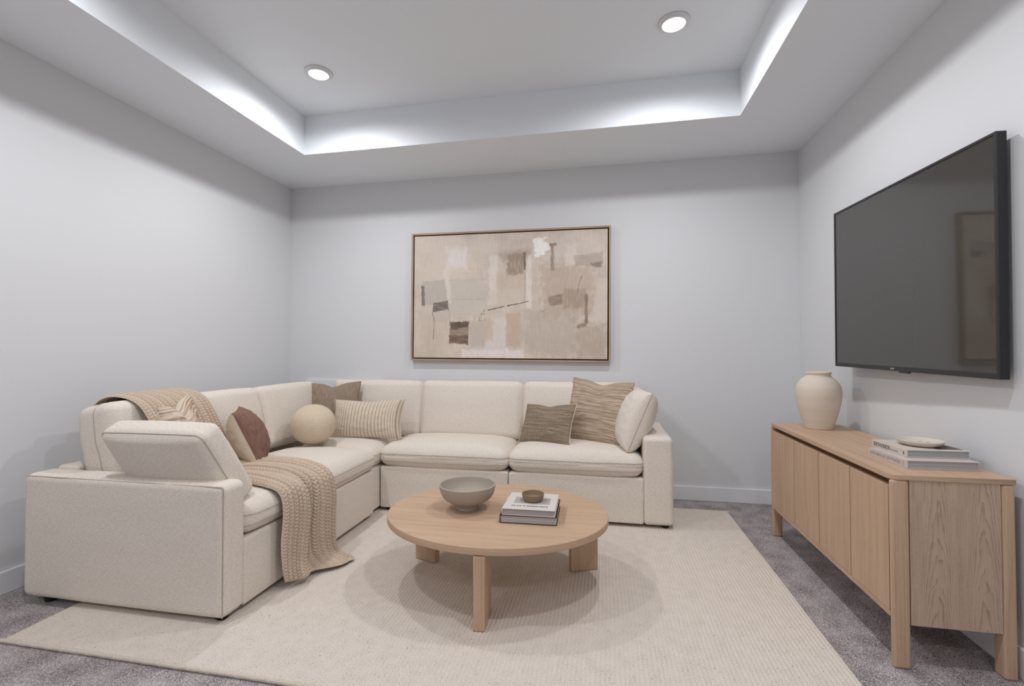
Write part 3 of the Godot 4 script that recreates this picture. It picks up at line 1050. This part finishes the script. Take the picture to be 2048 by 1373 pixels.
func throw_blanket() -> void:
	var near := [
		Vector3(-2.395, 0.64, -1.79), Vector3(-2.352, 0.80, -1.785), Vector3(-2.245, 0.853, -1.785), Vector3(-2.095, 0.812, -1.79), Vector3(-1.992, 0.64, -1.80), Vector3(-1.955, 0.505, -1.82),
		Vector3(-1.86, 0.466, -1.835), Vector3(-1.66, 0.472, -1.84), Vector3(-1.50, 0.460, -1.84), Vector3(-1.415, 0.435, -1.84), Vector3(-1.388, 0.36, -1.838), Vector3(-1.392, 0.22, -1.832), Vector3(-1.388, 0.12, -1.835), Vector3(-1.380, 0.045, -1.842)]
	var far := [
		Vector3(-2.395, 0.64, -2.16), Vector3(-2.352, 0.80, -2.155), Vector3(-2.245, 0.855, -2.155), Vector3(-2.092, 0.815, -2.16), Vector3(-1.988, 0.64, -2.17), Vector3(-1.945, 0.505, -2.18),
		Vector3(-1.84, 0.480, -2.19), Vector3(-1.64, 0.490, -2.20), Vector3(-1.49, 0.478, -2.215), Vector3(-1.40, 0.430, -2.22), Vector3(-1.372, 0.34, -2.222), Vector3(-1.372, 0.18, -2.215), Vector3(-1.355, 0.055, -2.205), Vector3(-1.235, 0.026, -2.175)]
	var at := Vector3(-1.40, RUG, -2.0)
	var t := thing("throw_blanket", "chunky tan knit throw draped from the sofa back over the seat to the rug", "blanket", at)
	var spline := func(keys: Array, s: float) -> Vector3:
		var x := clampf(s, 0.0, 0.99999) * (keys.size() - 1)
		var i := int(x)
		return keys[i].cubic_interpolate(keys[i + 1], keys[maxi(i - 1, 0)], keys[mini(i + 2, keys.size() - 1)], x - i)
	# arc-length table down the middle
	var total := 0.0
	var table := PackedFloat32Array([0.0])
	var prev: Vector3 = (spline.call(near, 0.0) + spline.call(far, 0.0)) / 2
	for i in range(1, 401):
		var p: Vector3 = (spline.call(near, i / 400.0) + spline.call(far, i / 400.0)) / 2
		total += p.distance_to(prev)
		table.append(total)
		prev = p
	var NS := 620
	var NT := 196
	var columns := 17.0
	var sheet := PackedVector3Array()
	sheet.resize((NS + 1) * (NT + 1))
	var seek := 0
	for i in NS + 1:
		var want := total * i / NS
		while seek < 399 and table[seek + 1] < want:
			seek += 1
		var s := (seek + (want - table[seek]) / maxf(table[seek + 1] - table[seek], 1e-6)) / 400.0
		var a: Vector3 = spline.call(near, s)
		var b: Vector3 = spline.call(far, s)
		var front := smoothstep(0.55, 0.72, s)
		for j in NT + 1:
			var q := float(j) / NT
			var p := a.lerp(b, smoothstep(0.25, 0.75, q) * 0.35 * smoothstep(0.8, 1.0, s) + q * (1.0 - 0.35 * smoothstep(0.8, 1.0, s)))
			# two long folds with a valley between them
			var lobe := (1.0 - exp(-pow((q - 0.43 - 0.05 * sin(s * 9.0)) / 0.085, 2.0))) * smoothstep(-0.05, 0.16, q) * smoothstep(-0.05, 0.16, 1.0 - q)
			var out := front * (0.036 * lobe + 0.006 * sin(q * 19.0 + 2.0 * s) - 0.006)
			var seat := smoothstep(0.42, 0.50, s) * (1.0 - front)
			p += Vector3(out, 0, 0)
			p.y += seat * (0.024 * lobe + 0.004 * sin(q * 19.0)) + front * (1.0 - smoothstep(0.70, 0.74, s)) * 0.012 * lobe
			sheet[i * (NT + 1) + j] = p
	# knit: columns of linked stitches, deep gaps between them
	var shape := Shape.new()
	var lift := func(i: int, j: int) -> Vector3:
		var l := sheet[i * (NT + 1) + maxi(j - 2, 0)]
		var r := sheet[i * (NT + 1) + mini(j + 2, NT)]
		var u := sheet[maxi(i - 2, 0) * (NT + 1) + j]
		var d := sheet[mini(i + 2, NS) * (NT + 1) + j]
		var n := (d - u).cross(r - l).normalized()
		if n.dot(Vector3(0.7, 0.7, 0)) < 0:
			n = -n
		var c := float(j) / NT * columns
		var k := int(floor(c))
		var f: float = c - floor(c)
		var run := total * i / NS
		var h := 0.0
		# chain: two strands leaning in to a V; eyelets open between the chains
		var side := absf(f - 0.5) * 2.0
		var strand := sqrt(maxf(1.0 - pow(absf(side - 0.46) / 0.54, 2.0), 0.0))
		var st := 0.5 + 0.5 * sin(TAU * (run / 0.0165 + side * 0.75 + 0.37 * (k % 2)))
		var deep := 0.0125 if k % 3 != 1 else 0.0085
		h = deep * strand * (0.30 + 0.70 * sqrt(st)) - 0.004 * exp(-pow((1.0 - side) / 0.12, 2.0)) * (1.0 - st)
		var rim := minf(minf(float(j), float(NT - j)) / 5.0, minf(float(i), float(NS - i)) / 4.0)
		h = lerpf(-0.002, h, clampf(rim, 0.0, 1.0))
		return sheet[i * (NT + 1) + j] + n * h - at
	shape.grid(NT, NS, func(a: float, b: float) -> Vector3: return lift.call(int(round(b * NS)), int(round(a * NT))))
	part(t, "knit", shape.mesh(false), M.yarn)


# ------------------------------------------------------------------ books and vessels

func book(called_label: String, group: String, at: Vector3, turn: float, size: Vector3, cover: Material, spine_left: bool, page_tone: Color) -> Node3D:
	# size: x across, y thick, z long; the spine lies on the -x side
	var t := thing("book", called_label, "book", at, group)
	t.rotation.y = turn
	var b := 0.0025
	var h := size / 2
	part(t, "cover", soft_box(Vector3(size.x, b, size.z), 0.0008, null, 1, 2), cover, Vector3(0, size.y - b / 2, 0))
	part(t, "cover", soft_box(Vector3(size.x, b, size.z), 0.0008, null, 1, 2), cover, Vector3(0, b / 2, 0))
	part(t, "spine", soft_box(Vector3(b * 1.4, size.y, size.z), 0.0012, null, 1, 3), cover, Vector3(-h.x + b * 0.6, h.y, 0))
	# page block as thin gatherings, slightly uneven
	var s := Shape.new()
	var n := 9
	var t0 := (size.y - 2 * b) / n
	for i in n:
		var inset := 0.0035 + 0.0006 * sin(i * 2.7)
		slab(Vector3(-h.x + b, b + t0 * i, -h.z + inset), Vector3(h.x - inset, b + t0 * (i + 0.93), h.z - inset), s)
	part(t, "pages", s.mesh(), std(page_tone, 0.85, 0.2))
	return t


func lettering(under: Node3D, called: String, text: String, height: float, mat: Material, where: Transform3D, serif := true) -> void:
	var tm := TextMesh.new()
	var f := SystemFont.new()
	f.font_names = PackedStringArray(["Droid Serif" if serif else "Droid Sans"])
	f.font_weight = 700
	tm.font = f
	tm.text = text
	tm.font_size = 32
	tm.pixel_size = height / 23.0
	tm.depth = 0.0003
	var o := part(under, called, tm, mat)
	o.transform = where


func table_things() -> void:
	var top := 0.325
	# pedestal bowl
	var clay := std(Color8(176, 165, 152), 0.55, 0.4)
	var speck := stretched(256, 256, 1, 1, 0.2, 61)
	clay.heightmap_enabled = true
	clay.heightmap_texture = gray(speck, 256, 256)
	clay.heightmap_scale = 0.02
	clay.uv1_triplanar = true
	clay.uv1_scale = Vector3.ONE * 8.0
	var bowl := thing("pedestal_bowl", "grey clay bowl on a short pedestal foot on the coffee table", "bowl", Vector3(-0.625, top, -2.125))
	var outer := smooth_profile([Vector2(0.055, 0.030), Vector2(0.085, 0.037), Vector2(0.112, 0.056), Vector2(0.127, 0.085), Vector2(0.1325, 0.112)], 6)
	var inner := smooth_profile([Vector2(0.1245, 0.111), Vector2(0.117, 0.085), Vector2(0.10, 0.06), Vector2(0.07, 0.043), Vector2(0.03, 0.037), Vector2(0.0, 0.036)], 6)
	part(bowl, "bowl", lathe([Vector2(0, 0.030)] + outer + [Vector2(0.1322, 0.1145), Vector2(0.129, 0.116), Vector2(0.1255, 0.1145)] + inner, 96), clay)
	part(bowl, "foot", lathe([Vector2(0, 0), Vector2(0.053, 0), Vector2(0.0555, 0.002), Vector2(0.0545, 0.012), Vector2(0.0540, 0.024), Vector2(0.057, 0.031), Vector2(0, 0.031)], 64), clay)
	# two books
	var g := "books on the coffee table"
	book("black-bound book at the bottom of the stack on the coffee table", g, Vector3(-0.318, top, -2.098), 0.03, Vector3(0.245, 0.034, 0.25), std(Color8(44, 36, 35), 0.55, 0.4), true, Color8(196, 188, 186))
	var b2 := book("white paper-covered book with a grey cover panel on the coffee table", g, Vector3(-0.316, top + 0.0342, -2.090), 0.02, Vector3(0.228, 0.028, 0.232), std(Color8(216, 209, 204), 0.6, 0.4), true, Color8(186, 178, 176))
	part(b2, "cover_panel", soft_box(Vector3(0.160, 0.0004, 0.085), 0.0001, null, 1, 1), std(Color8(178, 168, 162), 0.6, 0.3), Vector3(0.004, 0.0281, -0.005))
	var ink := std(Color8(48, 42, 40), 0.7, 0.3)
	lettering(b2, "title", "EMOMEIS·I·ATAI", 0.0135, ink, Transform3D(Basis(Vector3(-1, 0, 0), Vector3(0, 0, 1), Vector3(0, 1, 0)), Vector3(0.0, 0.0281, 0.072)))
	# small tan dish
	var tan := std(Color8(142, 122, 98), 0.55, 0.4)
	var dish := thing("dish", "small tan ceramic dish on top of the coffee table books", "dish", Vector3(-0.311, top + 0.0624, -2.10))
	part(dish, "bowl", lathe([Vector2(0, 0), Vector2(0.040, 0), Vector2(0.0435, 0.003), Vector2(0.048, 0.018), Vector2(0.0505, 0.030), Vector2(0.0495, 0.0325), Vector2(0.0475, 0.031), Vector2(0.0445, 0.014), Vector2(0.040, 0.0095), Vector2(0.0, 0.0085)], 64), tan)


func sideboard_things() -> void:
	var top := 0.645
	# stoneware jar
	var jar := cloth(Color8(224, 211, 195), mixed([stretched(256, 256, 32, 1, 0.04, 71), stretched(256, 256, 1, 1, 0.2, 72)], [0.5, 0.25]), 256, 0.3, 0.025, 0.02)
	jar.roughness = 0.6
	var vase := thing("vase", "wide-shouldered cream stoneware vase at the far end of the sideboard", "vase", Vector3(1.135, top, -2.775))
	var prof := smooth_profile([Vector2(0.067, 0.004), Vector2(0.0745, 0.03), Vector2(0.090, 0.085), Vector2(0.1025, 0.145), Vector2(0.1065, 0.19), Vector2(0.102, 0.225), Vector2(0.085, 0.256), Vector2(0.064, 0.274), Vector2(0.0575, 0.283), Vector2(0.0565, 0.290)], 6)
	part(vase, "body", lathe([Vector2(0, 0), Vector2(0.062, 0), Vector2(0.066, 0.001)] + prof, 96), jar)
	part(vase, "lip", lathe(smooth_profile([Vector2(0.0565, 0.288), Vector2(0.0605, 0.2935), Vector2(0.0615, 0.299), Vector2(0.0585, 0.303), Vector2(0.0545, 0.3005), Vector2(0.0505, 0.290), Vector2(0.054, 0.27), Vector2(0.08, 0.25), Vector2(0.098, 0.2)], 4), 96), jar)
	# two books with their spines to the room
	var g := "books on the sideboard"
	var grey := std(Color8(205, 195, 190), 0.6, 0.4)
	var rose := std(Color8(213, 202, 192), 0.6, 0.4)
	var b1 := book("thick grey-covered book at the bottom of the stack on the sideboard", g, Vector3(1.158, top, -2.000), 0.04, Vector3(0.226, 0.030, 0.228), grey, true, Color8(190, 188, 190))
	var b2 := book("pale beige book lying under the shallow plate on the sideboard", g, Vector3(1.175, top + 0.0302, -2.040), 0.05, Vector3(0.205, 0.027, 0.205), rose, true, Color8(186, 186, 186))
	var dark := std(Color8(70, 58, 52), 0.7, 0.3)
	var faint := std(Color8(150, 138, 133), 0.7, 0.3)
	# spine lettering runs along +z, read from the room
	var side := Basis(Vector3(0, 0, 1), Vector3(0, 1, 0), Vector3(-1, 0, 0))
	lettering(b2, "spine_title", "DEVODEN", 0.014, dark, Transform3D(side, Vector3(-0.1030, 0.0135, -0.04)))
	lettering(b2, "spine_author", "VOI·EGANI", 0.006, faint, Transform3D(side, Vector3(-0.1030, 0.0105, 0.032)), false)
	part(b2, "spine_mark", soft_box(Vector3(0.0004, 0.012, 0.004), 0.0001, null, 1, 1), dark, Vector3(-0.1031, 0.013, 0.085))
	lettering(b1, "spine_title", "DEVOMOLIC EN·VENES", 0.011, faint, Transform3D(side, Vector3(-0.1134, 0.015, -0.012)))
	part(b1, "spine_mark", soft_box(Vector3(0.0004, 0.018, 0.002), 0.0001, null, 1, 1), faint, Vector3(-0.1134, 0.015, 0.092))
	part(b2, "cover_print", soft_box(Vector3(0.085, 0.0004, 0.12), 0.0001, null, 1, 1), std(Color8(108, 94, 90), 0.6, 0.3), Vector3(0.055, 0.0271, 0.02))
	# shallow plate with brown specks
	var glaze := std(Color8(216, 207, 194), 0.5, 0.45)
	var plate := thing("plate", "shallow cream stoneware plate with brown flecks on the sideboard books", "plate", Vector3(1.178, top + 0.0574, -2.035))
	part(plate, "dish", lathe([Vector2(0, 0), Vector2(0.045, 0), Vector2(0.058, 0.004), Vector2(0.068, 0.012), Vector2(0.0715, 0.0195), Vector2(0.0705, 0.0215), Vector2(0.0685, 0.0205), Vector2(0.062, 0.012), Vector2(0.05, 0.008), Vector2(0, 0.007)], 72), glaze)
	var fleck := std(Color8(112, 92, 76), 0.6, 0.3)
	var k := 0
	for a in [0.3, 1.0, 1.9, 2.7, 3.6, 4.1, 5.2, 5.8]:
		k += 1
		var o := part(plate, "fleck", soft_box(Vector3(0.009, 0.0006, 0.005), 0.0003, null, 1, 1), fleck, Vector3(cos(a) * 0.044, 0.0078, sin(a) * 0.044))
		o.rotation.y = a * 1.7
